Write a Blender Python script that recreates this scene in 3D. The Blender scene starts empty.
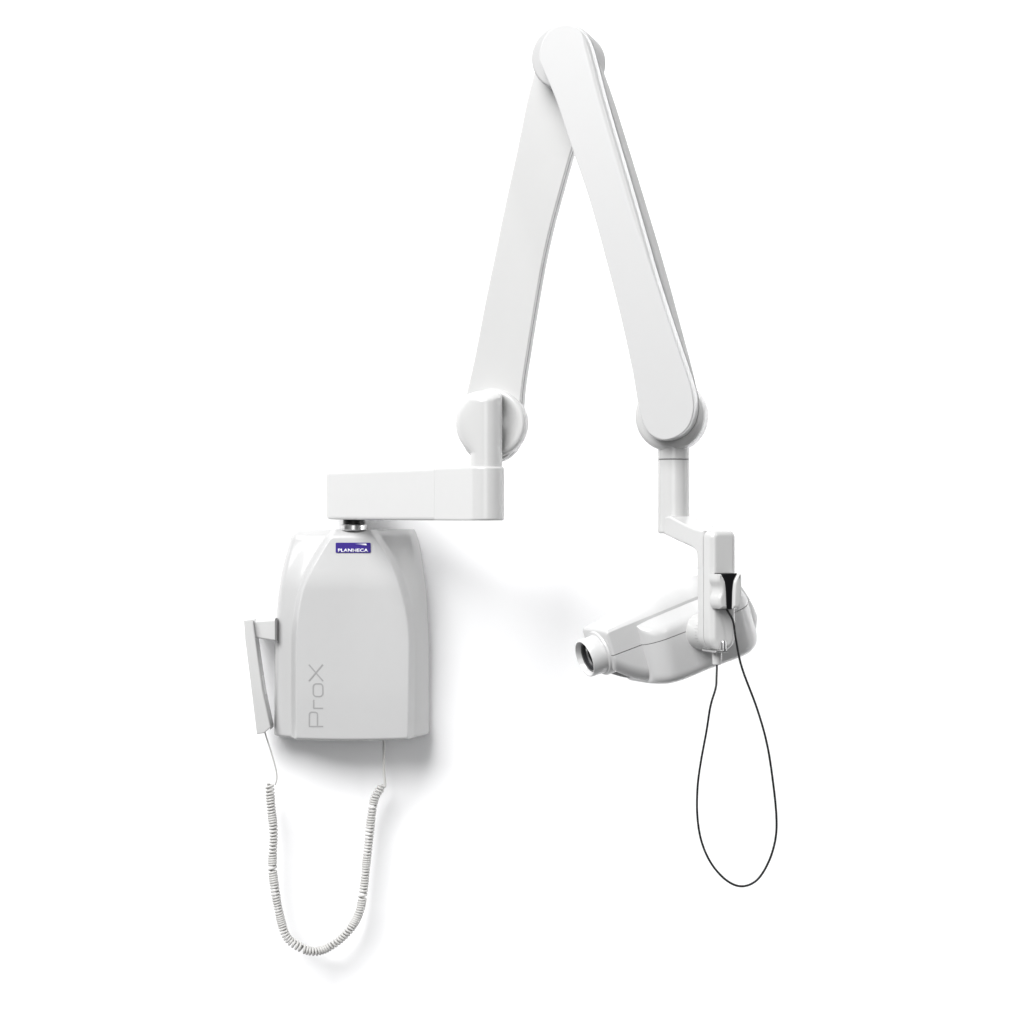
import bpy, bmesh, math, random
from mathutils import Vector as V, Matrix
random.seed(4)
sc = bpy.context.scene
C = sc.collection
R = math.radians

# ------------------------------------------------------------------ camera model
# The wall is the plane y = 0; d is the distance a thing stands out from it.
CD, F = 3.0, 2000.0
def P(px, py, d):
    k = (CD - d) / F
    return V(((px - 512) * k, -d, (512 - py) * k))
class Frame:
    """right-handed working frame: origin, two in-plane axes and a normal"""
    def __init__(s, o, u, v, n): s.o, s.u, s.v, s.n = V(o), V(u).normalized(), V(v).normalized(), V(n).normalized()
    def w(s, a, b, c): return s.o + s.u * a + s.v * b + s.n * c
    def tr(s, px, py, c):
        c0 = V((0, -CD, 0)); r = V(((px - 512) / F, 1, (512 - py) / F))
        q = s.o + s.n * c
        k = (q - c0).dot(s.n) / r.dot(s.n)
        p = c0 + r * k - s.o
        return (p.dot(s.u), p.dot(s.v))
    def trs(s, pts, c): return [s.tr(x, y, c) for x, y in pts]

# ------------------------------------------------------------------ materials
def mat(name, col, rough=.3, metal=0, coat=0, var=.012, spec=.5, bump=0, scale=60):
    m = bpy.data.materials.new(name); m.use_nodes = True
    nt = m.node_tree; b = nt.nodes['Principled BSDF']
    b.inputs['Roughness'].default_value = rough
    b.inputs['Metallic'].default_value = metal
    b.inputs['Specular IOR Level'].default_value = spec
    b.inputs['Coat Weight'].default_value = coat
    b.inputs['Coat Roughness'].default_value = .06
    tc = nt.nodes.new('ShaderNodeTexCoord')
    n = nt.nodes.new('ShaderNodeTexNoise'); n.inputs['Scale'].default_value = scale; n.inputs['Detail'].default_value = 4
    nt.links.new(tc.outputs['Object'], n.inputs['Vector'])
    r = nt.nodes.new('ShaderNodeMapRange')
    r.inputs['To Min'].default_value = 1 - var; r.inputs['To Max'].default_value = 1 + var
    nt.links.new(n.outputs['Fac'], r.inputs['Value'])
    mx = nt.nodes.new('ShaderNodeVectorMath'); mx.operation = 'SCALE'
    mx.inputs[0].default_value = col
    nt.links.new(r.outputs['Result'], mx.inputs['Scale'])
    nt.links.new(mx.outputs['Vector'], b.inputs['Base Color'])
    if bump:
        bp = nt.nodes.new('ShaderNodeBump'); bp.inputs['Strength'].default_value = bump; bp.inputs['Distance'].default_value = .0005
        n2 = nt.nodes.new('ShaderNodeTexNoise'); n2.inputs['Scale'].default_value = 900
        nt.links.new(tc.outputs['Object'], n2.inputs['Vector'])
        nt.links.new(n2.outputs['Fac'], bp.inputs['Height']); nt.links.new(bp.outputs['Normal'], b.inputs['Normal'])
    return m
M = dict(
    wall=mat('wall_paint', (.95, .95, .955), .85, spec=.1, var=.004, scale=4),
    box=mat('cabinet_plastic', (.455, .455, .455), .40, coat=.2, bump=.03),
    white=mat('white_paint', (.505, .505, .502), .25, coat=.3, bump=.03),
    panel=mat('panel_paint', (.50, .50, .50), .36, coat=.75, bump=.03),
    satin=mat('satin_body', (.46, .46, .46), .5, spec=.12, bump=.03),
    head=mat('head_plastic', (.52, .52, .52), .28, coat=.35, bump=.03),
    grey=mat('seam_rubber', (.16, .16, .16), .6),
    chrome=mat('chrome', (.6, .6, .6), .28, metal=1),
    black=mat('black_plastic', (.004, .004, .005), .35, spec=.25),
    cable=mat('black_cable', (.006, .006, .007), .45, spec=.3),
    cord=mat('cord_plastic', (.50, .495, .482), .4),
    blue=mat('badge_blue', (.026, .009, .185), .5, spec=.2),
    print_w=mat('badge_white', (.85, .85, .9), .5),
    print_g=mat('grey_print', (.30, .30, .30), .5),
    dark=mat('lead_lining', (.03, .03, .032), .35),
)

# ------------------------------------------------------------------ object helpers
WP = {}
def wpos(o): return WP.get(o.name, V((0, 0, 0)))
def thing(name, label, cat, loc, group=None):
    o = bpy.data.objects.new(name, None); C.objects.link(o); o.location = loc
    o.empty_display_size = .05
    o['label'] = label; o['category'] = cat
    if group: o['group'] = group
    WP[o.name] = V(loc); return o
def obj(name, bm, m, parent=None, smooth=True, angle=38, wn=True, label=None):
    bmesh.ops.recalc_face_normals(bm, faces=bm.faces[:])
    me = bpy.data.meshes.new(name); 
    cs = [v.co for v in bm.verts]
    lo = V([min(c[i] for c in cs) for i in range(3)]); hi = V([max(c[i] for c in cs) for i in range(3)])
    ce = (lo + hi) / 2
    for v in bm.verts: v.co -= ce
    bm.to_mesh(me); bm.free()
    if smooth:
        for p in me.polygons: p.use_smooth = True
        me.set_sharp_from_angle(angle=R(angle))
    o = bpy.data.objects.new(name, me); C.objects.link(o)
    me.materials.append(M[m])
    o.location = ce - (wpos(parent) if parent else V((0, 0, 0)))
    if parent: o.parent = parent
    WP[o.name] = ce
    if wn:
        w = o.modifiers.new('wn', 'WEIGHTED_NORMAL'); w.keep_sharp = True; w.weight = 60
    if label: o['label'] = label
    return o

def spline(pts, n=8, closed=False):
    out = []; N = len(pts)
    dim = len(pts[0])
    rng = range(N if closed else N - 1)
    for i in rng:
        if closed: p = [pts[(i + k - 1) % N] for k in range(4)]
        else: p = [pts[max(0, min(N - 1, i + k - 1))] for k in range(4)]
        for j in range(n):
            t = j / n
            out.append(tuple(.5 * (2 * p[1][c] + (p[2][c] - p[0][c]) * t + (2 * p[0][c] - 5 * p[1][c] + 4 * p[2][c] - p[3][c]) * t * t
                                   + (3 * p[1][c] - p[0][c] - 3 * p[2][c] + p[3][c]) * t ** 3) for c in range(dim)))
    if not closed: out.append(tuple(pts[-1]))
    return out

def prism(bm, fr, outl, c0, c1, bev=0, bev_back=None, seg=4, wf=None):
    """closed outline (u,v) extruded along the frame's normal from c0 (back) to c1 (front); rims rounded"""
    # drop near-duplicate points
    o2 = []
    for p in outl:
        if not o2 or math.hypot(p[0] - o2[-1][0], p[1] - o2[-1][1]) > 4e-4: o2.append(p)
    if math.hypot(o2[0][0] - o2[-1][0], o2[0][1] - o2[-1][1]) < 4e-4: o2.pop()
    outl = o2
    N = len(outl)
    ar = sum(outl[i][0] * outl[(i + 1) % N][1] - outl[(i + 1) % N][0] * outl[i][1] for i in range(N))
    if ar < 0: outl = outl[::-1]
    k_front = [False]
    def inset(k):
        r = []
        for i in range(N):
            a, b, c = outl[i - 1], outl[i], outl[(i + 1) % N]
            d1 = V((b[0] - a[0], b[1] - a[1])).normalized(); d2 = V((c[0] - b[0], c[1] - b[1])).normalized()
            n1 = V((-d1.y, d1.x)); n2 = V((-d2.y, d2.x)); m = (n1 + n2)
            m = m.normalized(); q = k / max(.5, m.dot(n1)) * (wf(b) if wf else 1)
            r.append((b[0] + m.x * q, b[1] + m.y * q))
        return r
    if bev_back is None: bev_back = bev
    rings = []
    if bev_back > 0:
        for j in range(seg):
            a = math.pi / 2 * j / seg
            rings.append((inset(bev_back * (1 - math.sin(a))), c0 + bev_back * (1 - math.cos(a))))
        rings.append((outl, c0 + bev_back))
    else: rings.append((outl, c0))
    k_front[0] = True
    if bev > 0:
        rings.append((outl, c1 - bev))
        for j in range(1, seg + 1):
            a = math.pi / 2 * j / seg
            rings.append((inset(bev * (1 - math.cos(a))), c1 - bev + bev * math.sin(a)))
    else: rings.append((outl, c1))
    vs = [[bm.verts.new(fr.w(p[0], p[1], c)) for p in o] for o, c in rings]
    for a, b in zip(vs, vs[1:]):
        for i in range(N):
            bm.faces.new((a[i], a[(i + 1) % N], b[(i + 1) % N], b[i]))
    bm.faces.new(vs[0][::-1]); bm.faces.new(vs[-1])

def circle(cx, cy, r, n=64, ry=None): return [(cx + r * math.cos(2 * math.pi * i / n), cy + (ry or r) * math.sin(2 * math.pi * i / n)) for i in range(n)]
def rrect(cx, cy, w, h, r, n=6):
    out = []
    for sx, sy, a0 in ((1, 1, 0), (-1, 1, 90), (-1, -1, 180), (1, -1, 270)):
        for i in range(n + 1):
            a = R(a0 + 90 * i / n)
            out.append((cx + sx * (w / 2 - r) + r * math.cos(a), cy + sy * (h / 2 - r) + r * math.sin(a)))
    return out

def lathe(bm, o, ax, prof, n=56, e1=None):
    """prof: list of (distance along ax, radius); radius 0 closes"""
    ax = V(ax).normalized(); e1 = ax.orthogonal().normalized() if e1 is None else V(e1); e2 = ax.cross(e1)
    prev = None
    for s, r in prof:
        if r <= 1e-6: ring = [bm.verts.new(o + ax * s)]
        else: ring = [bm.verts.new(o + ax * s + (e1 * math.cos(2 * math.pi * i / n) + e2 * math.sin(2 * math.pi * i / n)) * r) for i in range(n)]
        if prev:
            for i in range(n):
                a = prev[i % len(prev)]; b = prev[(i + 1) % n % len(prev)]; c = ring[(i + 1) % n % len(ring)]; d = ring[i % len(ring)]
                f = []
                for q in (a, b, c, d):
                    if q not in f: f.append(q)
                if len(f) > 2: bm.faces.new(f)
        prev = ring

def tube(bm, pts, r, n=8, cap=True):
    pts = [V(p) for p in pts]
    t0 = (pts[1] - pts[0]).normalized(); nrm = t0.orthogonal().normalized()
    prev = None; rings = []
    for i, p in enumerate(pts):
        t = (pts[min(i + 1, len(pts) - 1)] - pts[max(i - 1, 0)]).normalized()
        nrm = (nrm - t * nrm.dot(t)).normalized(); b = t.cross(nrm)
        rr = r[i] if isinstance(r, (list, tuple)) else r
        rings.append([bm.verts.new(p + (nrm * math.cos(2 * math.pi * k / n) + b * math.sin(2 * math.pi * k / n)) * rr) for k in range(n)])
    for a, b in zip(rings, rings[1:]):
        for k in range(n): bm.faces.new((a[k], a[(k + 1) % n], b[(k + 1) % n], b[k]))
    if cap: bm.faces.new(rings[0][::-1]); bm.faces.new(rings[-1])

def NB(): return bmesh.new()
def lerp(tab, x):
    if x <= tab[0][0]: return tab[0][1]
    for (a, b), (c, d) in zip(tab, tab[1:]):
        if x <= c: return b + (d - b) * (x - a) / (c - a)
    return tab[-1][1]
def sm(t): t = max(0, min(1, t)); return t * t * (3 - 2 * t)
def smooth_tab(tab, n=6): return spline(tab, n)

# ------------------------------------------------------------------ wall
WF = Frame((0, 0, 0), (1, 0, 0), (0, 0, 1), (0, -1, 0))
bm = NB(); prism(bm, WF, [(-6, -4), (6, -4), (6, 4), (-6, 4)], -.12, 0)
w = obj('wall', bm, 'wall', smooth=False, wn=False); w['kind'] = 'structure'
w['label'] = 'plain bright white wall behind the unit'

# ================================================================== the X-ray unit
unit = thing('dental_xray_unit', 'white wall mounted dental X-ray machine with folded double arm, tube head and grey cabinet', 'x-ray machine', P(352, 739, 0))

# ---- wall cabinet: a moulded cover, raised arched panel in the middle, flanks falling back
def zc(py, d=.06): return (512 - py) * (CD - d) / F
def xc(px, d=.06): return (px - 512) * (CD - d) / F
oL = smooth_tab([(530, 291.5), (541, 287), (566, 280.5), (597, 275.5), (627, 273.3), (678, 272.2), (740, 271.6)])
oR = smooth_tab([(530, 413), (546, 418), (571, 422), (602, 425.5), (652, 427.5), (700, 427.5), (740, 427.5)])
pL = smooth_tab([(530, 336), (540, 329), (550, 322.5), (571, 311), (594, 303), (622, 298.5), (652, 297), (740, 297)])
pR = smooth_tab([(530, 373), (543, 382), (558, 391.5), (581, 401.5), (607, 408), (632, 411.8), (662, 412.3), (740, 411)])
def bot(px): return 737.2 + 2.0 * (1 - ((px - 352) / 80) ** 2)
rows = []
ZT, ZB = 529.5, 739
NR = 110
bm = NB()
HB, HP = .066, .020          # shell height, extra height of the panel
cols = [0, .03, .06] + [i / 64 for i in range(6, 59)] + [.94, .97, 1]
grid = []
def prof(px, py):
    l, r, a, b = lerp(oL, py), lerp(oR, py), lerp(pL, py), lerp(pR, py)
    el, er = px - l, r - px
    # outer rounding, flanks fall back towards the sides
    fl = HB - .012 * (1 - sm(el / max(8, a - l))) if px < a else HB
    fr_ = HB - .026 * (1 - sm(er / max(8, r - b))) if px > b else HB
    h = min(fl, fr_)
    k = 7
    h -= .03 * (1 - math.sqrt(max(0, 1 - (1 - min(1, max(el, 0) / k)) ** 2)))
    h -= .03 * (1 - math.sqrt(max(0, 1 - (1 - min(1, max(er, 0) / k)) ** 2)))
    # raised panel with a soft ramp
    rl = sm((px - (a - 6)) / 8); rr = sm(((b + 4) - px) / 7)
    h += HP * rl * rr
    h += .004 * (1 - ((px - 354) / 80) ** 2)
    # top and bottom edges
    et = py - ZT; eb = bot(px) - py
    k2 = 9
    h -= .022 * (1 - math.sqrt(max(0, 1 - (1 - min(1, max(et, 0) / k2)) ** 2)))
    h -= .012 * (1 - math.sqrt(max(0, 1 - (1 - min(1, max(eb, 0) / 3)) ** 2)))
    h -= .010 * (1 - sm((py - ZT) / 60))
    return h
ys = [ZT + k for k in (0, .15, .5, 1.1, 2, 3.2, 4.8, 6.8, 9)]
nn = 130
ysb = [1 - k for k in ()]
for i in range(1, nn): ys.append(ZT + 9 + (ZB - 4 - ZT - 9) * i / nn)
fin = [4, 3, 2.2, 1.5, .9, .45, .15, 0]
for i, yv in enumerate(ys + fin):
    row = []
    l, r = lerp(oL, yv if i < len(ys) else 735), lerp(oR, yv if i < len(ys) else 735)
    xs = [0, .05, .2, .5, 1, 1.8, 2.8, 4, 5.5, 7]
    NX = 200
    pxs = [l + e for e in xs] + [l + 7 + (r - l - 14) * j / NX for j in range(1, NX)] + [r - e for e in xs[::-1]]
    for px in pxs:
        py = yv if i < len(ys) else bot(px) - fin[i - len(ys)]
        row.append((px, py, prof(px, py)))
    grid.append(row)
vv = []
for row in grid:
    vr = [bm.verts.new((xc(row[0][0]), 0, zc(row[0][1])))]
    vr += [bm.verts.new((xc(px), -h, zc(py))) for px, py, h in row]
    vr.append(bm.verts.new((xc(row[-1][0]), 0, zc(row[-1][1]))))
    vv.append(vr)
def flat(row): return [bm.verts.new((v.co.x, 0, v.co.z)) for v in row]
vv = [flat(vv[0])] + vv + [flat(vv[-1])]
for a, b in zip(vv, vv[1:]):
    for i in range(len(a) - 1): bm.faces.new((a[i], a[i + 1], b[i + 1], b[i]))
bmesh.ops.remove_doubles(bm, verts=bm.verts, dist=2e-5)
cab = obj('wall_cabinet', bm, 'box', unit, angle=60, wn=False, label='light grey cabinet with raised arched front panel')
def cab_pt(px, py, lift=.0006):
    """point on the cabinet's front surface near a given place"""
    return V((xc(px), -(prof(px, py) + lift), zc(py)))
# screen positions differ slightly from cabinet positions because the face stands proud
def onface(px, py):
    d = .09
    for _ in range(3):
        p = P(px, py, d); qx = p.x * F / (CD - .06) + 512; qy = 512 - p.z * F / (CD - .06)
        d = prof(qx, qy)
    return qx, qy, d
def strokes(bm, paths, wid, th=.0004):
    """flat printed strokes lying on the cabinet face"""
    for path in paths:
        pts = []
        for (x0, y0), (x1, y1) in zip(path, path[1:]):
            n = max(1, int(math.hypot(x1 - x0, y1 - y0) / 2))
            pts += [(x0 + (x1 - x0) * k / n, y0 + (y1 - y0) * k / n) for k in range(n)]
        pts.append(path[-1])
        prev = None
        for i, p in enumerate(pts):
            a = pts[max(0, i - 1)]; b = pts[min(len(pts) - 1, i + 1)]
            t = V((b[0] - a[0], b[1] - a[1])).normalized(); nx, ny = -t.y * wid / 2, t.x * wid / 2
            r = []
            for s in (-1, 1):
                qx, qy, d = onface(p[0] + nx * s, p[1] + ny * s)
                for lift in (th, -th):
                    r.append(bm.verts.new((xc(qx), -(d + lift), zc(qy))))
            if prev:
                for q in ((0, 1), (1, 3), (3, 2), (2, 0)):
                    bm.faces.new((prev[q[0]], prev[q[1]], r[q[1]], r[q[0]]))
            prev = r
# "ProX" reading upwards: x right of page = down the letter
def arc(cx, cy, r, a0, a1, n=5): return [(cx + r * math.cos(R(a0 + (a1 - a0) * k / n)), cy + r * math.sin(R(a0 + (a1 - a0) * k / n))) for k in range(n + 1)]
# letters drawn in page px; baseline at x=323, cap line at x=309, text runs up (decreasing y)
bm = NB()
Pp = [[(323.2, 726.4), (309.3, 726.4)] + [(309.3, 714.6)] + arc(311.8, 714.6, 2.5, 180, 270) + [(314.9, 712.1)] + arc(314.9, 714.6, 2.5, 270, 360) + [(317.4, 726.4)]]
rr_ = [[(323, 708.2), (313.4, 708.2)], [(313.6, 708.2), (313.6, 702.2)] + arc(315.6, 701.6, 2.2, 180, 230)]
oo = [arc(316.4, 686.9, 3.2, 180, 270) + arc(319.6, 686.9, 3.2, 270, 360) + arc(319.6, 693.2, 3.2, 0, 90) + arc(316.4, 693.2, 3.2, 90, 180) + [(313.2, 686.9)]]
xx = [[(308.8, 664.6), (323, 681)], [(322.8, 664.4), (308.8, 681)]]
strokes(bm, Pp + rr_ + oo, 1.3)
strokes(bm, xx[:1], 1.3); strokes(bm, xx[1:], 1.3, .0005)
obj('lettering', bm, 'print_g', cab, smooth=False, wn=False)
# badge
q = [onface(x, y) for x, y in ((353.2, 547.8), (353.2, 544), (353.2, 552))]
bc = V((xc(q[0][0]), -q[0][2], zc(q[0][1])))
top_ = V((xc(q[1][0]), -q[1][2], zc(q[1][1]))); bo_ = V((xc(q[2][0]), -q[2][2], zc(q[2][1])))
BF = Frame(bc, (1, 0, 0), top_ - bo_, V((1, 0, 0)).cross(top_ - bo_))
kpx = (CD - .08) / F
bm = NB(); prism(bm, BF, rrect(0, 0, 35 * kpx, 10.2 * kpx, 1.0 * kpx), -.004, .0014, .0003, 0)
badge = obj('badge', bm, 'blue', cab, angle=30)
cu = bpy.data.curves.new('t', 'FONT'); cu.body = 'PLANMECA'; cu.size = 1; cu.align_x = 'CENTER'; cu.offset = .02; cu.extrude = .0
cu.resolution_u = 4
to = bpy.data.objects.new('t', cu); C.objects.link(to)
dg = bpy.context.evaluated_depsgraph_get(); me = bpy.data.meshes.new_from_object(to.evaluated_get(dg))
C.objects.unlink(to); bpy.data.objects.remove(to)
xsv = [v.co.x for v in me.vertices]; ysv = [v.co.y for v in me.vertices]
bm = NB(); bm.from_mesh(me); bpy.data.meshes.remove(me)
W_, H_ = max(xsv) - min(xsv), max(ysv) - min(ysv)
for v in bm.verts:
    x = (v.co.x - (max(xsv) + min(xsv)) / 2) / W_ * 30 * kpx; y = (v.co.y - min(ysv)) / H_ * 3.3 * kpx - 4.3 * kpx
    v.co = BF.w(x, y, .0018)
r = bmesh.ops.extrude_face_region(bm, geom=bm.faces[:])
for g in r['geom']:
    if isinstance(g, bmesh.types.BMVert): g.co -= BF.n * .0005
# swoosh at the badge's upper right
for k, (x0, x1, y) in enumerate(((2, 13, 3.7), (7.5, 13.5, 2.9))):
    vs = [BF.w(x * kpx, yy * kpx, c) for c in (.0013, .0018) for x, yy in ((x0, y), (x1, y - .45), (x1, y + .35))]
    vs = [bm.verts.new(p) for p in vs]
    bm.faces.new(vs[:3]); bm.faces.new(vs[3:])
    for i in range(3): bm.faces.new((vs[i], vs[(i + 1) % 3], vs[3 + (i + 1) % 3], vs[3 + i]))
obj('badge_lettering', bm, 'print_w', badge, smooth=False, wn=False)

# ---- pivot on the cabinet's top
pv = P(354, 520, .05)
D0 = .05
z0 = zc(531, .03)
D0 = .062
PX = (354 - 512) * (CD - D0) / F
zt = (512 - 521) * (CD - D0) / F
bm = NB()
lathe(bm, V((PX, -D0, zt - .0138)), (0, 0, 1), [(0, 0), (0, .0175), (.0012, .0188), (.0075, .0188), (.0088, .0176), (.0088, 0)])
col_ = obj('pivot_collar', bm, 'chrome', unit, label='chrome swivel collar on top of the cabinet')
bm = NB()
lathe(bm, V((PX, -D0, zt - .0055)), (0, 0, 1), [(0, .0160), (.0080, .0160)])
obj('bearing_ring', bm, 'black', col_)

# ---- extension arm : a long rounded beam in plan
ARMD = .39
AX = (486.3 - 512) * (CD - ARMD) / F
e = V((AX - PX, -(ARMD - D0), 0)); L_ = e.length; e.normalize(); nE = V((e.y, -e.x, 0))
if nE.x > 0: nE = -nE
zb, ztop = -.0113, .0590
EF = Frame((PX, -D0, 0), e, nE, (0, 0, 1))
wE = .0238
def beam(u0, u1, r0, r1):
    o = []
    # pivot end squared off with corner radius r0, far end rounded with radius r1
    for k in range(9):
        a = R(90 + 90 * k / 8); o.append((u0 + r0 + r0 * math.cos(a), wE - r0 + r0 * math.sin(a)))
    for k in range(9):
        a = R(180 + 90 * k / 8); o.append((u0 + r0 + r0 * math.cos(a), -wE + r0 + r0 * math.sin(a)))
    for k in range(25):
        a = R(-90 + 180 * k / 24); o.append((u1 - r1 + r1 * math.cos(a), wE * math.sin(a)))
    return o
seam = L_ - .097
full = beam(-.0530, L_ + .0236, .013, .0236)
def clip(pts, lim, keep_less):
    out = []
    n = len(pts)
    for i in range(n):
        a, b = pts[i], pts[(i + 1) % n]
        ia = (a[0] < lim) == keep_less; ib = (b[0] < lim) == keep_less
        if ia: out.append(a)
        if ia != ib:
            t = (lim - a[0]) / (b[0] - a[0]); out.append((lim, a[1] + (b[1] - a[1]) * t))
    return out
bm = NB(); prism(bm, EF, clip(full, seam, True), zb, ztop, .0048, .0055, seg=6, wf=lambda p: .06 if p[0] > seam - .004 else (1.1 if p[0] < 0 else .5))
ext = obj('extension_arm', bm, 'white', unit, angle=50)
bm = NB(); prism(bm, EF, clip(full, seam + .0003, False), zb, ztop, .0033, .0033, wf=lambda p: .1 if p[0] < seam + .004 else 1)
obj('end_cap', bm, 'white', ext, angle=50)

# ================================================================== the two big arms
PH = R(17)
uA = V((math.cos(PH), -math.sin(PH), 0)); nA = V((-math.sin(PH), -math.cos(PH), 0))
AF = Frame((AX, -ARMD, 0), uA, (0, 0, 1), nA)
# ---- knuckle above the extension arm
kc = AF.tr(489.5, 423, -.012)
Rk = .0455
bm = NB()
prof_d = [(-.042, 0), (-.042, Rk - .004), (-.041, Rk - .0015), (-.038, Rk), (-.022, Rk), (-.0195, Rk - .0012), (-.0185, Rk - .004), (-.0185, Rk - .007)]
# front face: dished ring that climbs to the centre boss
for k in range(1, 13):
    t = k / 12; prof_d.append((-.0185 - .004 * math.sin(math.pi * min(1, t * 1.3)) * .8 + .0015 * sm((t - .3) / .6), (Rk - .007) * (1 - t)))
prof_d[-1] = (prof_d[-1][0], 0)
lathe(bm, AF.w(kc[0], kc[1], 0), nA, prof_d, 96)
kn = obj('knuckle_disc', bm, 'white', unit, angle=55, wn=False, label='round white elbow housing above the extension arm')
# column with a slanting domed top; its left side swells out to meet the disc's rim
bm = NB()
rc = .0207; N = 72
zc0 = ztop - .002; zc1 = (512 - 398) * (CD - ARMD) / F
rows = []
for j in range(41):
    t = j / 40; ring = []
    for i in range(N):
        a = 2 * math.pi * i / N
        ca, sa = math.cos(a), math.sin(a)          # u, n directions
        zz = zc0 + (zc1 - zc0) * t
        # swelling to the left, following the disc's outline
        h = (zz - kc[1]) / Rk
        tgt = Rk * math.sqrt(max(0, 1 - h * h)) if abs(h) < 1 else 0
        ext_ = 0
        if ca < 0:
            ext_ = max(0, tgt - .0035 - rc) * sm(-ca) 
        u = (rc + ext_) * ca
        n_ = rc * sa * (1 - .0 * t)
        # cut the top on a slope: low in front, high at the back
        top = zc1 - .0005 + (-(n_) + .006) * .33
        z = zc0 + (top - zc0) * t
        ring.append(bm.verts.new(AF.w(u, z, n_ - .0005)))
    rows.append(ring)
for a, b in zip(rows, rows[1:]):
    for i in range(N): bm.faces.new((a[i], a[(i + 1) % N], b[(i + 1) % N], b[i]))
prev = rows[-1]; zs = [v.co.copy() for v in prev]; cen = sum(zs, V()) / N
for k, (sc_, up) in enumerate(((.985, .0012), (.94, .0024), (.85, .0038), (.7, .0052), (.5, .0064), (.25, .0070))):
    ring = [bm.verts.new(cen + (p - cen) * sc_ + V((0, 0, up))) for p in zs]
    for i in range(N): bm.faces.new((prev[i], prev[(i + 1) % N], ring[(i + 1) % N], ring[i]))
    prev = ring
bm.faces.new(prev)
obj('knuckle_column', bm, 'white', kn, angle=50, wn=False)

# ---- lower arm (rises from the knuckle, behind)
la_c = -.028                                   # front face plane
L = [(460, 432), (463, 408), (466, 395), (475, 355), (484.5, 305), (494, 259), (504.5, 207), (516.5, 152), (527.5, 98), (537, 62)]
Rr = [(597, 62), (589, 98), (571.5, 150), (560, 190), (550.5, 225), (542.2, 262), (534.5, 305), (528, 345), (521, 392), (519, 432)]
lf = AF.trs(L, la_c); rf = AF.trs(Rr, la_c)
lo_out = spline(lf, 5) + spline(rf, 5)
# close round both ends
def with_ends(left, right, seg=14):
    out = list(left)
    a, b = left[-1], right[0]; c = ((a[0] + b[0]) / 2, (a[1] + b[1]) / 2); r = math.hypot(a[0] - b[0], a[1] - b[1]) / 2
    th = math.atan2(a[1] - c[1], a[0] - c[0])
    out += [(c[0] + r * math.cos(th - math.pi * k / seg), c[1] + r * math.sin(th - math.pi * k / seg)) for k in range(1, seg)]
    out += list(right)
    a, b = right[-1], left[0]; c = ((a[0] + b[0]) / 2, (a[1] + b[1]) / 2); r = math.hypot(a[0] - b[0], a[1] - b[1]) / 2
    th = math.atan2(a[1] - c[1], a[0] - c[0])
    out += [(c[0] + r * math.cos(th - math.pi * k / seg), c[1] + r * math.sin(th - math.pi * k / seg)) for k in range(1, seg)]
    return out
pan = with_ends(spline(lf, 5), spline(rf, 5))
bm = NB(); prism(bm, AF, pan, la_c - .0075, la_c, .002, .0008)
lo_body = with_ends(spline(AF.trs([(x + 1.0, y) for x, y in L], la_c - .01), 5), spline(AF.trs([(x + 1.8, y) for x, y in Rr], la_c - .01), 5))
bm2 = NB(); prism(bm2, AF, lo_body, la_c - .024, la_c - .0102, .004, .0005)
bm3 = bm2
loa = obj('lower_arm', bm3, 'white', unit, angle=40)
obj('front_cover', bm, 'white', loa, angle=40)
bm = NB(); prism(bm, AF, pan, la_c - .0101, la_c - .0076, .0002, .0002, seg=1)
obj('seam_gasket', bm, 'grey', loa, wn=False)

# ---- upper arm (comes down in front)
fc = .042                                      # front of its long cover
sL = [(636, 391), (632, 368), (621, 318), (608.8, 270), (589.5, 200), (572, 148), (556, 100), (545, 74)]
TopArc = [(539.5, 60), (541, 46), (547, 34), (556, 26.5), (567, 24.3), (577, 27), (584.5, 34)]
sR = [(590, 46), (596, 68), (605, 102), (625, 170), (642.5, 230), (658, 283), (675, 335), (690.5, 381), (694.5, 400)]
BotArc = [(694.5, 413), (690, 426), (681, 435.5), (668, 440.5), (656, 438.5), (646.5, 430), (640, 413)]
allp = sL + TopArc + sR + BotArc
o_ = spline(AF.trs(allp, fc - .004), 6, closed=True)
bm = NB(); pk = [AF.tr(x, y, fc) for x, y in ((590, 50), (640, 215), (665, 300))]
def cover_w(p):
    right = 1 if p[0] > lerp([(pk[2][1], pk[2][0] - .03), (pk[1][1], pk[1][0] - .03), (pk[0][1], pk[0][0] - .03)], p[1]) else 0
    z = p[1]
    k = sm((z - pk[2][1]) / (pk[1][1] + .03 - pk[2][1])) * right * (1 - sm((z - pk[0][1]) / .03))
    return .28 + .95 * k
prism(bm, AF, o_, .0163, fc, .0075, .0008, seg=7, wf=cover_w)
cover = bm
# body behind the cover
bR = [(601, 66), (615, 106), (641, 190), (662, 260), (680, 326), (694, 380), (696, 402)]
bL = [(641, 405), (637, 368), (627, 318), (616, 270), (597, 200), (577, 148), (560, 100), (545, 70)]
bb = AF.trs(bR, -.022); 
bl = AF.trs(bL, .0)
body_o = with_ends(spline(bl, 5), spline(bb, 5))
bm = NB(); prism(bm, AF, body_o, -.027, .0112, .005, .0006)
upa = obj('upper_arm', bm, 'satin', unit, angle=40)
obj('front_cover', cover, 'panel', upa, angle=60, label='long pale cover on the upper arm')
bm = NB(); prism(bm, AF, o_, .0113, .0162, .0002, .0002, seg=1)
obj('seam_gasket', bm, 'grey', upa, wn=False)
# top hinge disc
tc_ = AF.tr(567, 59.5, -.01)
bm = NB()
lathe(bm, AF.w(tc_[0], tc_[1], 0), nA, [(-.050, 0), (-.050, .039), (-.048, .0415), (-.045, .0425), (.0070, .0425), (.0095, .0415), (.011, .039), (.011, 0)], 96)
hd = obj('top_hinge', bm, 'satin', unit, angle=40)
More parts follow.
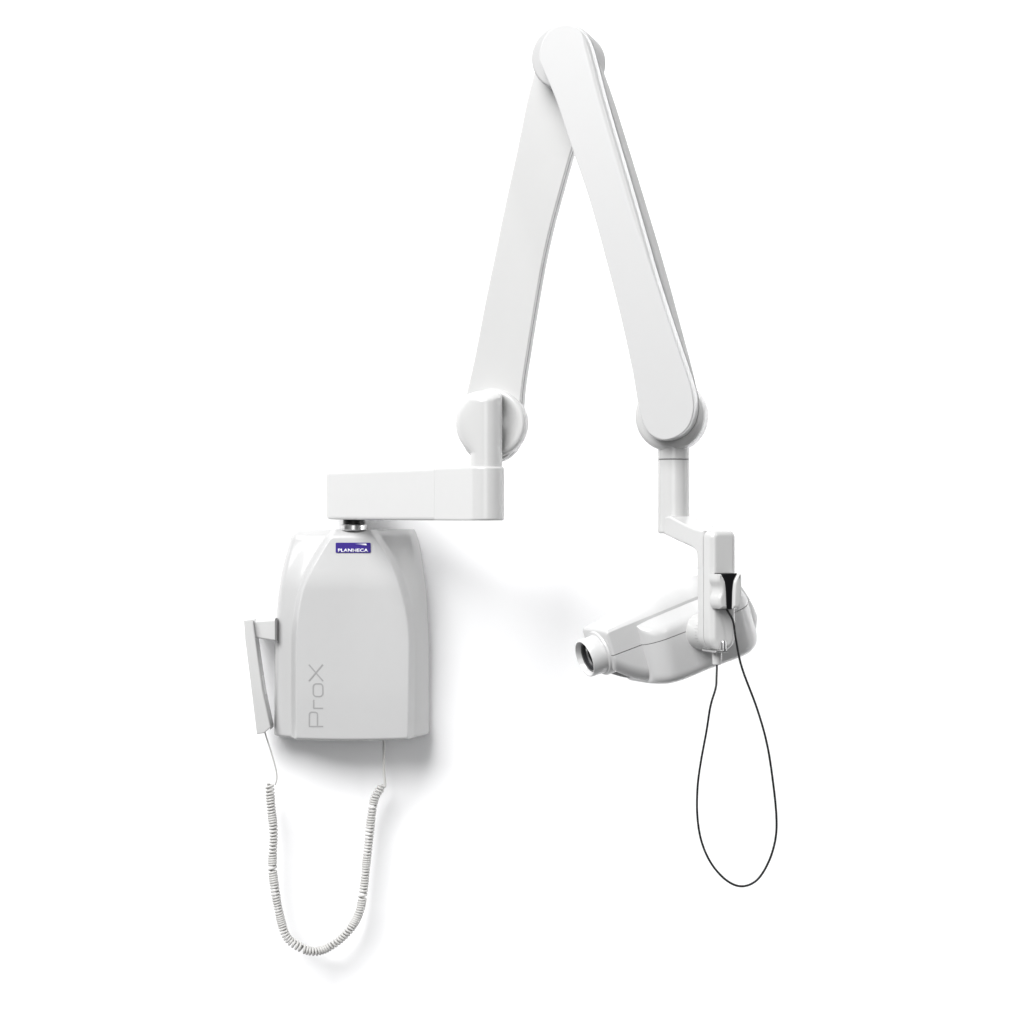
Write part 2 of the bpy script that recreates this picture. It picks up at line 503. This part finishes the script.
# lower hinge disc
bc_ = AF.tr(670.3, 416, .006)
bm = NB()
Rb = .0447
lathe(bm, AF.w(bc_[0], bc_[1], 0), nA, [(-.022, 0), (-.022, Rb - .008), (-.021, Rb - .004), (-.018, Rb - .001), (-.014, Rb), (.008, Rb), (.0115, Rb - .0012), (.0135, Rb - .004), (.0145, Rb - .008), (.0145, 0)], 96)
lh = obj('lower_hinge', bm, 'white', unit, angle=40)

# ================================================================== yoke that carries the tube head
hx = AF.w(bc_[0] + .0016, 0, -.006)
CXY = V((hx.x, hx.y, 0))
dcol = -hx.y
def zd(py, d): return (512 - py) * (CD - d) / F
print('column px', hx.x * F / (CD - dcol) + 512, 'd', dcol)
rcol = .0200
bm = NB()
ztc = zd(441, dcol); zsm = zd(459.3, dcol); zbc = zd(531, dcol)
lathe(bm, CXY, (0, 0, 1), [(ztc, 0), (ztc, rcol), (zsm + .0006, rcol), (zsm + .0003, rcol - .0004), (zsm + .0003, 0)])
obj('swivel_socket', bm, 'white', lh)
bm = NB(); lathe(bm, CXY, (0, 0, 1), [(zsm - .0012, 0), (zsm - .0012, rcol - .0006), (zsm + .0006, rcol - .0006), (zsm + .0006, 0)])
obj('seam_ring', bm, 'grey', lh)

PS = R(24.0)
S = V((math.sin(PS), -math.cos(PS), 0)); Wd = V((math.cos(PS), math.sin(PS), 0))
YF = Frame(CXY, S, (0, 0, 1), -Wd)       # u = outwards, v = up, n = to the left
LS = .092; TS = .036                      # slab inner and thickness
bm = NB()
lathe(bm, CXY, (0, 0, 1), [(-.0272, 0), (-.0272, rcol - .003), (-.0268, rcol - .0015), (-.0256, rcol - .0003), (-.0242, rcol), (zsm - .0012, rcol), (zsm - .0012, 0)])
yoke = obj('head_yoke', bm, 'white', unit, label='white L shaped bracket holding the tube head')
dS = dcol + (LS + TS / 2) * math.cos(PS)
zo = zd(530, dS + .02); zi = zd(549, dS - .02); zbo = zd(651, dS + .01)
half = .0178
prof2 = [(-.0205, zd(515.5, dcol) + .001), (-.0205, zd(532.5, dcol))]
prof2 = [(-.020, -.0062), (-.020, -.0262)]
inner = spline([(LS - .045, zi + .0085), (LS - .022, zi + .0040), (LS - .009, zi + .0005), (LS - .002, zi - .004), (LS, zi - .012)], 5)
outer_seam = LS + .0165
GS = .0014
prof2 += inner + [(LS, zbo + half)]
# rear half of slab bottom follows a round foot; rounding happens across width, handled by separate shape below
prof2 = [(.0, -.0070), (.0, -.0268)] + inner + [(LS, zi - .025), (outer_seam - GS, zi - .025)] + spline([(outer_seam - GS, zo - .0010), (LS - .010, zo + .0020), (LS - .05, zo + .011), (.02, -.0050)], 4)
bm = NB(); prism(bm, YF, prof2, -half, half, .003, .003)
obj('yoke_beam', bm, 'white', yoke, angle=40)
# vertical slab: outline across width and height, extruded outwards
SF = Frame(CXY, Wd, (0, 0, 1), S)
def slab(top, bottom, hw, rt, rb):
    o = []
    for k in range(9):
        a = R(0 + 90 * k / 8); o.append((hw - rt + rt * math.cos(a), top - rt + rt * math.sin(a)))
    for k in range(9):
        a = R(90 + 90 * k / 8); o.append((-hw + rt + rt * math.cos(a), top - rt + rt * math.sin(a)))
    for k in range(17):
        a = R(180 + 90 * k / 16); o.append((-hw + rb + rb * math.cos(a), bottom + rb + rb * math.sin(a)))
    for k in range(17):
        a = R(270 + 90 * k / 16); o.append((hw - rb + rb * math.cos(a), bottom + rb + rb * math.sin(a)))
    return o
bm = NB(); prism(bm, SF, slab(zi - .0200, zbo + .001, half - .0003, .001, .0165), LS, outer_seam - GS, .0005, .003)
obj('yoke_leg', bm, 'white', yoke, angle=40)
bm = NB(); prism(bm, SF, slab(zo, zbo, half, .010, .0175), outer_seam, LS + TS, .0075, .0008, seg=6)
bq = NB(); prism(bq, SF, slab(zo - .0022, zbo + .0004, half - .0006, .008, .0170), outer_seam - GS + .0001, outer_seam - .0001, 0)
obj('seam_gasket', bq, 'grey', yoke, wn=False)
fpl = obj('cover_plate', bm, 'white', yoke, angle=60)
FPN = LS + TS
# sensor holder : two jaws with finger scoops
hz0, hz1 = SF.tr(722, 608, FPN)[1], SF.tr(722, 573.5, FPN)[1]
def jaw(side):
    H = hz1 - hz0
    pts = []
    cx = SF.tr(726.6, 590, FPN + .012)[0]
    o, i = (.0168, .0036)
    a = [(cx + side * i, hz0), (cx + side * (i + .001), hz0 + H * .5), (cx + side * (i + .0028), hz0 + H * .80), (cx + side * (i + .0078), hz1)]
    b = [(cx + side * o, hz1), (cx + side * o, hz0 + H * .80), (cx + side * (o - .0035 * (side < 0)), hz0 + H * .62), (cx + side * (o - .0035 * (side < 0)), hz0 + H * .45), (cx + side * (o - .001), hz0 + H * .3), (cx + side * (o - .0015), hz0 + H * .12), (cx + side * (o - .004), hz0)]
    return spline(a, 4) + spline(b, 4), cx, H
bm = NB(); oj, jcx, JH = jaw(-1); prism(bm, SF, oj, FPN - .001, FPN + .021, .004, .0005, seg=5)
holder = obj('sensor_holder', bm, 'white', yoke, angle=50)
bm = NB(); oj, jcx, JH = jaw(1); prism(bm, SF, oj, FPN - .001, FPN + .021, .004, .0005, seg=5)
obj('holder_jaw', bm, 'white', holder, angle=50)
# chrome screw and bracket at foot of the plate
sp_ = SF.tr(721.5, 645, FPN + .002)
bm = NB()
lathe(bm, SF.w(sp_[0], sp_[1] - .001, FPN + .0062), (0, 0, 1), [(-.0035, 0), (-.0035, .0038), (.0045, .0038), (.006, .0030), (.0068, 0)], 32)
lathe(bm, SF.w(sp_[0], sp_[1] - .001, FPN + .0062), (0, 0, 1), [(-.006, 0), (-.006, .0042), (-.0038, .0042), (-.0038, 0)], 32)
obj('clamp_screw', bm, 'chrome', yoke)
bm = NB(); prism(bm, SF, rrect(sp_[0] - .004, sp_[1] - .0075, .017, .0022, .0008), LS + .012, FPN + .010, .0006)
obj('cable_bracket', bm, 'chrome', yoke)

# ================================================================== tube head
TI = R(17.5)
aH = (-Wd * math.cos(TI) + V((0, 0, -1)) * math.sin(TI)).normalized()
tH = S.cross(aH); 
if tH.z < 0: tH = -tH
dc = dcol + LS * math.cos(PS)
Hz = SF.tr(716, 633, LS)[1]
HO = SF.w(SF.tr(717, 633, LS)[0], Hz, 0)
HF = Frame(HO, aH, tH, S)     # u = towards cone, v = up, n = near side

CL, CH = -.117, .118
topE = [(-.117, -.018), (-.110, -.002), (-.102, .016), (-.094, .030), (-.086, .038), (-.075, .0418), (-.02, .0430), (.03, .0418), (.0686, .0408), (.105, .0400), (.118, .0390)]
botE = [(-.117, -.029), (-.112, -.036), (-.104, -.0415), (-.09, -.0470), (-.075, -.0505), (-.056, -.0525), (0, -.0515), (.034, -.0522), (.055, -.0508), (.068, -.0478), (.082, -.0425), (.095, -.0345), (.107, -.0255), (.118, -.0160)]
crown = [(-.117, 0), (-.092, .001), (-.08, .004), (-.063, .0095), (-.044, .0142), (-.0125, .0162), (.0248, .0158), (.0725, .0100), (.100, .0045), (.118, .0015)]
def tail(tab): return [((-.05 + (a + .05) * .84) if a < -.05 else a, v) for a, v in tab]
CL = -.05 - .067 * .84
T_ = spline(tail(topE), 5); B_ = spline(tail(botE), 5); K_ = spline(tail(crown), 5)
W_t = spline([(-.107, .010), (-.098, .020), (-.082, .028), (-.065, .0335), (-.03, .0360), (.05, .0362), (.118, .0350)], 5)
def endfall(a, lo, hi, r):
    k = 1
    if a < lo + r: k = math.sqrt(max(0, 1 - ((lo + r - a) / r) ** 2))
    if a > hi - r: k = min(k, math.sqrt(max(0, 1 - ((a - hi + r) / r) ** 2)))
    return k
def stations(lo, hi, r, n=60):
    q = [lo + r * (1 - math.cos(math.pi / 2 * k / 8)) for k in range(8)]
    q += [lo + r + (hi - lo - 2 * r) * k / n for k in range(n + 1)]
    q += [hi - r * (1 - math.cos(math.pi / 2 * k / 8)) for k in range(7, -1, -1)]
    return q
def round_poly(pts, rad, n=6):
    out = []
    N = len(pts)
    for i in range(N):
        p0, p1, p2 = V(pts[i - 1]), V(pts[i]), V(pts[(i + 1) % N])
        d0, d2 = (p0 - p1), (p2 - p1); r = min(rad[i], d0.length * .48, d2.length * .48)
        a = p1 + d0.normalized() * r; b = p1 + d2.normalized() * r
        for k in range(n + 1):
            t = k / n; q = a * (1 - t) ** 2 + p1 * 2 * t * (1 - t) + b * t * t; out.append((q.x, q.y))
    return out
def loft(bm, st, f):
    rings = [[bm.verts.new(HF.w(a, v, q)) for q, v in f(a)] for a in st]
    n = len(rings[0])
    for a, b in zip(rings, rings[1:]):
        for i in range(n): bm.faces.new((a[i], a[(i + 1) % n], b[(i + 1) % n], b[i]))
    bm.faces.new(rings[0][::-1]); bm.faces.new(rings[-1])
ER = .0035
def core_sec(a, shrink=0, lim=None):
    e = endfall(a, CL, CH, ER); d = ER * (1 - e) + shrink
    t, b, w, c = lerp(T_, a) - d, lerp(B_, a) + d, lerp(W_t, a) - d, lerp(K_, a)
    if lim: t, b, c = min(t, lim[1]), max(b, lim[0]), 0
    if t < b + .002: t = b + .002
    top = []
    # crowned lid: a clear edge, then a curve over the top
    m = 14
    for k in range(m + 1):
        x = -1 + 2 * k / m
        top.append((x * (w - .0022), t + c * (1 - abs(x) ** 2.4)))
    mid = (t + b) / 2
    k_ = .0022
    return round_poly([(w - .014, b), (w, b + .014), (w, t - k_)], [.010, .010, .0018], 7) + [p for p in top[::-1]] + round_poly([(-w, t - k_), (-w, b + .014), (-w + .014, b)], [.0018, .010, .010], 7)
WB = .0195
BH_ = .0765
def bump_sec(a, shrink=0, lim=None):
    e = 1
    if a > .046: e = math.sqrt(max(0, 1 - ((a - .046) / (BH_ - .046)) ** 2))
    if a < -.040: e = math.sqrt(max(0, 1 - ((-.040 - a) / .050) ** 2))
    base = lerp(W_t, a) - .002
    w = base + (WB + .002) * e - shrink
    t0 = lerp(T_, a) - .0025 - shrink * 1.5; b = lerp(B_, a) + .0008 + shrink
    t0 -= .004 * (1 - e)
    vt = t0 - (w - base) * .88
    if lim: t0 = min(t0, lim[1]); vt = min(vt, lim[1]); b = max(b, lim[0])
    t0 = max(t0, b + .004); vt = max(vt, b + .003)
    if lim: return round_poly([(w, b), (w, t0), (-w, t0), (-w, b)], [.0005] * 4, 4)
    return round_poly([(w, b), (w, vt), (base - .004, t0), (-base + .004, t0), (-w, vt), (-w, b)], [.014, .008, .006, .006, .008, .014], 8)
SV = .0072
def cut(bm, v0, keep_up, gap=.0005):
    co = HF.w(0, v0 + (gap if keep_up else -gap), 0)
    r = bmesh.ops.bisect_plane(bm, geom=bm.verts[:] + bm.edges[:] + bm.faces[:], plane_co=co, plane_no=tH, clear_inner=keep_up, clear_outer=not keep_up)
    ed = [g for g in r['geom_cut'] if isinstance(g, bmesh.types.BMEdge)]
    bmesh.ops.holes_fill(bm, edges=ed)
bst = [-.0900 + .0015 * k for k in range(0, 91)] + [.046 + (BH_ - .046) * math.sin(math.pi / 2 * k / 14) for k in range(15)]
bst = sorted(set(round(x, 6) for x in bst))
def head_half(up):
    bm = NB(); loft(bm, stations(CL, CH, ER, 150), core_sec); cut(bm, SV, up)
    b2 = NB(); loft(b2, bst, bump_sec); cut(b2, SV, up)
    me = bpy.data.meshes.new('x'); b2.to_mesh(me); b2.free(); bm.from_mesh(me); bpy.data.meshes.remove(me)
    return bm
head = obj('tube_head', head_half(True), 'head', unit, angle=50, wn=False, label='white tube head angled down to the left')
obj('lower_housing', head_half(False), 'head', head, angle=50, wn=False)
lm = (SV - .003, SV + .003)
bm = NB()
loft(bm, stations(-.090, CH - .001, ER, 60), lambda a: core_sec(a, .0010, lm))
loft(bm, [x for x in bst if -.084 < x < BH_ - .0005], lambda a: bump_sec(a, .0010, lm))
obj('seam_gasket', bm, 'grey', head, wn=False)
# cone / collimator
cp = HF.tr(584.5, 659, .0)
ci = HF.w(0, cp[1], 0)
rO = .0238
LC = cp[0]
bm = NB()
lathe(bm, ci, aH, [(CH - .012, 0), (CH - .012, rO + .0052), (CH + .0008, rO + .0050), (CH + .0022, rO + .0038), (CH + .0022, rO + .0012), (CH + .0024, rO + .0008), (LC - .0015, rO), (LC, rO - .0010), (LC, rO - .0018), (LC - .001, rO - .0024),
                   (LC - .0068, rO - .0042), (LC - .0068, rO - .0060)], 80)
cone = obj('aiming_cone', bm, 'head', head, angle=40, wn=False)
bm = NB()
lathe(bm, ci, aH, [(LC - .0066, rO - .0046), (LC - .0060, rO - .0050), (LC - .0060, rO - .0056), (LC - .04, rO - .0072), (LC - .04, 0)], 80)
obj('tube_lining', bm, 'dark', cone, angle=40, wn=False)
bm = NB(); lathe(bm, ci, aH, [(LC - .0135, rO - .0060), (LC - .0120, rO - .0062), (LC - .0120, rO - .0076), (LC - .0135, rO - .0080)], 80)
obj('inner_ring', bm, 'chrome', cone, wn=False)
# angle scale dial between head and yoke, printed ticks
dO = HO
bm = NB()
lathe(bm, dO, S, [(.050, 0), (.050, .0235), (.068, .0235), (.090, .0225), (.0955, .0215), (.0965, .020), (.0965, 0)], 80)
dial = obj('scale_dial', bm, 'white', head, angle=40, wn=False)
bm = NB()
for k in range(36):
    a = 2 * math.pi * k / 36
    dr = aH * math.cos(a) + tH * math.sin(a); tg = -aH * math.sin(a) + tH * math.cos(a)
    l0, l1 = (.076, .083) if k % 3 == 0 else (.078, .081)
    def rad(s): return .0235 + (s - .068) / .022 * -.001
    vs = [bm.verts.new(dO + S * s + dr * (rad(s) + q) + tg * w_) for q in (-.0004, .0002) for s, w_ in ((l0, -.0003), (l1, -.0003), (l1, .0003), (l0, .0003))]
    for f in ((0, 1, 2, 3), (7, 6, 5, 4), (0, 4, 5, 1), (1, 5, 6, 2), (2, 6, 7, 3), (3, 7, 4, 0)): bm.faces.new([vs[i] for i in f])
obj('scale_marks', bm, 'print_g', dial, smooth=False, wn=False)

# ================================================================== hand switch holder on the cabinet's side
GF = Frame((0, 0, 0), (1, 0, 0), (0, 0, 1), (0, -1, 0))
bm = NB()
hp = GF.trs([(246, 621.5), (277, 620), (277, 641), (254, 637.5), (247, 634)], .062)
prism(bm, GF, hp, .018, .064, .0022, .002)
hh = obj('switch_holder', bm, 'white', unit, angle=45, label='white bracket on the left side of the cabinet')
bm = NB(); gp = GF.trs([(274.9, 618.4), (276.4, 618.4), (276.4, 641.3), (274.9, 641.3)], .066)
prism(bm, GF, gp, .052, .0665, 0)
obj('rubber_gasket', bm, 'grey', hh, smooth=False)

# ---- the handset itself
hs = thing('hand_switch', 'pale hand switch hanging beside the grey cabinet on a curly cord', 'exposure switch', P(262, 734, .05))
bm = NB()
op = GF.trs([(244, 620), (253, 619.5), (254.6, 630), (258, 655), (263, 690), (271, 727), (264.5, 733), (257, 734), (250, 676), (245.5, 640)], .07)
prism(bm, GF, op, .034, .074, .0018, .002)
hsb = obj('handset_body', bm, 'white', hs, angle=45)
bm = NB()
op = GF.trs([(254.6, 636), (256.6, 636), (259.5, 655), (264.8, 690), (272.5, 727.5), (270.8, 729.5), (263.5, 692)], .052)
prism(bm, GF, op, .034, .058, .0009, .001)
obj('back_shell', bm, 'panel', hs, angle=45)
coilp = [(270, 783), (271.3, 804), (273, 834), (272.7, 862), (274.8, 885), (278.5, 913), (285.5, 935), (297, 946), (314, 951.5), (331.6, 945), (348, 932), (358.5, 913), (363, 890), (366, 862), (368.4, 842), (371.5, 816.5), (375.2, 798), (382, 786)]
cd = .045
cpath = [P(x, y, cd + .012 * math.sin(i * .35)) for i, (x, y) in enumerate(coilp)]
cpath = [p + V((random.uniform(-1, 1), random.uniform(-1, 1), random.uniform(-1, 1))) * .0009 for p in cpath]
cs = [V(p) for p in spline([tuple(p) for p in cpath], 24)]
# resample by length and wind
acc = [0]
for a, b in zip(cs, cs[1:]): acc.append(acc[-1] + (b - a).length)
tot = acc[-1]
def at_s(s):
    import bisect
    i = max(0, min(len(cs) - 2, bisect.bisect_right(acc, s) - 1)); t = (s - acc[i]) / max(1e-9, acc[i + 1] - acc[i])
    return cs[i].lerp(cs[i + 1], t), (cs[min(i + 2, len(cs) - 1)] - cs[max(i - 1, 0)]).normalized()
pitch = .0041; turns = tot / pitch; spt = 14
hel = []; ph = 0; s = 0
yv = V((0, -1, 0))
while s < tot:
    p, t = at_s(s); n1 = (yv - t * yv.dot(t)).normalized(); n2 = t.cross(n1)
    rr = .0050 * (1 + .05 * math.sin(s * 55) + .03 * math.sin(s * 131))
    k = min(1, s / .004, (tot - s) / .004); rr *= .35 + .65 * max(0, k)
    hel.append(p + (n1 * math.cos(ph) + n2 * math.sin(ph)) * rr)
    loc = 1.04 + .08 * math.sin(s * 29) + .16 * math.sin(s * 80 + 1) + .15 * math.sin(s * 210) + (.9 if 0 < math.sin(s * 47 + 2) - .985 else 0)
    ph += 2 * math.pi / spt; s += pitch / spt * loc
lead1 = [P(264.5, 731, .052), P(267.5, 741, .052), P(272, 755, .05), (P(276, 770, .048)), (P(276.8, 779, .046)), P(275, 785, .044)]
lead1 = [V(p) for p in spline([tuple(p) for p in lead1], 8)]
lead2 = [P(381.5, 785, .045), P(384.8, 786.5, .045), P(385, 782, .045), P(384, 770, .045), P(383.7, 752, .045), P(383.7, 735, .045)]
lead2 = [V(p) for p in spline([tuple(p) for p in lead2], 8)]
bm = NB(); tube(bm, hel, .0019, 8); tube(bm, lead1, .0011, 8); tube(bm, lead2, .0019, 8)
obj('coiled_cord', bm, 'cord', hs, wn=False, angle=80)

# ================================================================== sensor with its loop of cable
sn = thing('intraoral_sensor', 'small black dental sensor clipped to the white bracket with a thin black looped cable', 'dental sensor', SF.w(jcx, hz0, FPN + .012))
bm = NB()
H = JH
sens = [(jcx - .0045, hz0 - .001), (jcx + .0045, hz0 - .001), (jcx + .0046, hz0 + H * .5), (jcx + .0064, hz0 + H * .80), (jcx + .0112, hz1 + .0008), (jcx - .0112, hz1 + .0008), (jcx - .0064, hz0 + H * .80), (jcx - .0046, hz0 + H * .5)]
prism(bm, SF, sens, FPN + .001, FPN + .0185, .0018, .001)
obj('sensor_body', bm, 'black', sn, angle=45)
dd = -SF.w(jcx, hz0, FPN + .012).y
st = SF.w(jcx, hz0, FPN + .012)
lp = [(717, 663), (716.6, 676), (715.7, 688), (710.5, 706), (706.5, 731), (700.8, 762), (697.6, 787), (697.3, 815), (701.3, 840.6), (711, 863), (726, 880), (741.6, 886.3), (757, 880), (769, 861), (775.6, 838), (776.3, 815), (773, 782), (767, 744), (757, 708.5), (742, 668), (736, 640), (733, 621), (730, 606)]
pts = [P(x, y, dd) for x, y in lp]
d2 = -SF.w(sp_[0] - .004, 0, LS + TS * .7).y
for i in range(3):
    k = (1, .6, .2)[i]; x, y = lp[i]; pts[i] = P(x, y, d2 * k + dd * (1 - k))
pts[-1] = st + V((0, 0, -.0005)); pts.append(st + V((0, 0, .006)))
bm = NB(); tube(bm, spline([tuple(p) for p in pts], 10), .00135, 10)
obj('sensor_cable', bm, 'cable', sn, wn=False, angle=80)
bm = NB()
cpx = P(717, 651.5, d2); c2 = P(717, 664.5, d2)
lathe(bm, c2, (0, 0, 1), [(0, 0), (0, .0048), (.001, .0056), ((cpx - c2).z, .0062), ((cpx - c2).z, 0)], 40)
obj('connector', bm, 'white', sn, label='white sleeve at the cable end')

# ================================================================== light
def area(name, loc, tgt, sx, sy, power, col=(1, 1, 1)):
    l = bpy.data.lights.new(name, 'AREA'); l.shape = 'RECTANGLE'; l.size = sx; l.size_y = sy; l.energy = power; l.color = col
    o = bpy.data.objects.new(name, l); C.objects.link(o); o.location = loc
    o.rotation_euler = (V(tgt) - V(loc)).to_track_quat('-Z', 'Y').to_euler()
    return o
area('softbox_key', (-3.4, -5.6, 5.2), (0, 0, 0), 5.4, 5.4, 1210)
area('softbox_front', (-.5, -8.0, .6), (.1, 0, -.1), 3.2, 3.2, 75)
area('strip_side', (2.6, -.20, .5), (0, -.35, .3), .05, 3.2, 7)
area('strip_front_right', (1.7, -2.5, 1.45), (.1, -.45, .3), .12, 1.3, 12)
ww = area('wall_wash', (1.55, -.42, -.15), (.86, 0, -.2), .20, 3.0, 7.5)  # added lamp out of frame, lifts the right wall out of the arms' shadow
ww.data.spread = R(54)
wd = bpy.data.worlds.new('World'); sc.world = wd; wd.use_nodes = True
wd.node_tree.nodes['Background'].inputs[0].default_value = (.97, .98, 1, 1)
wd.node_tree.nodes['Background'].inputs[1].default_value = .15

# ================================================================== camera
cam = bpy.data.cameras.new('camera'); co = bpy.data.objects.new('camera', cam); C.objects.link(co)
co.location = (0, -CD, 0); co.rotation_euler = (R(90), 0, 0)
cam.sensor_width = 36; cam.lens = 36 * F / 1024; cam.clip_end = 100; cam.clip_start = .05
sc.camera = co
sc.view_settings.view_transform = 'Standard'; sc.view_settings.look = 'None'
sc.view_settings.gamma = 1; sc.view_settings.exposure = 0
sc.render.resolution_x = sc.render.resolution_y = 1024
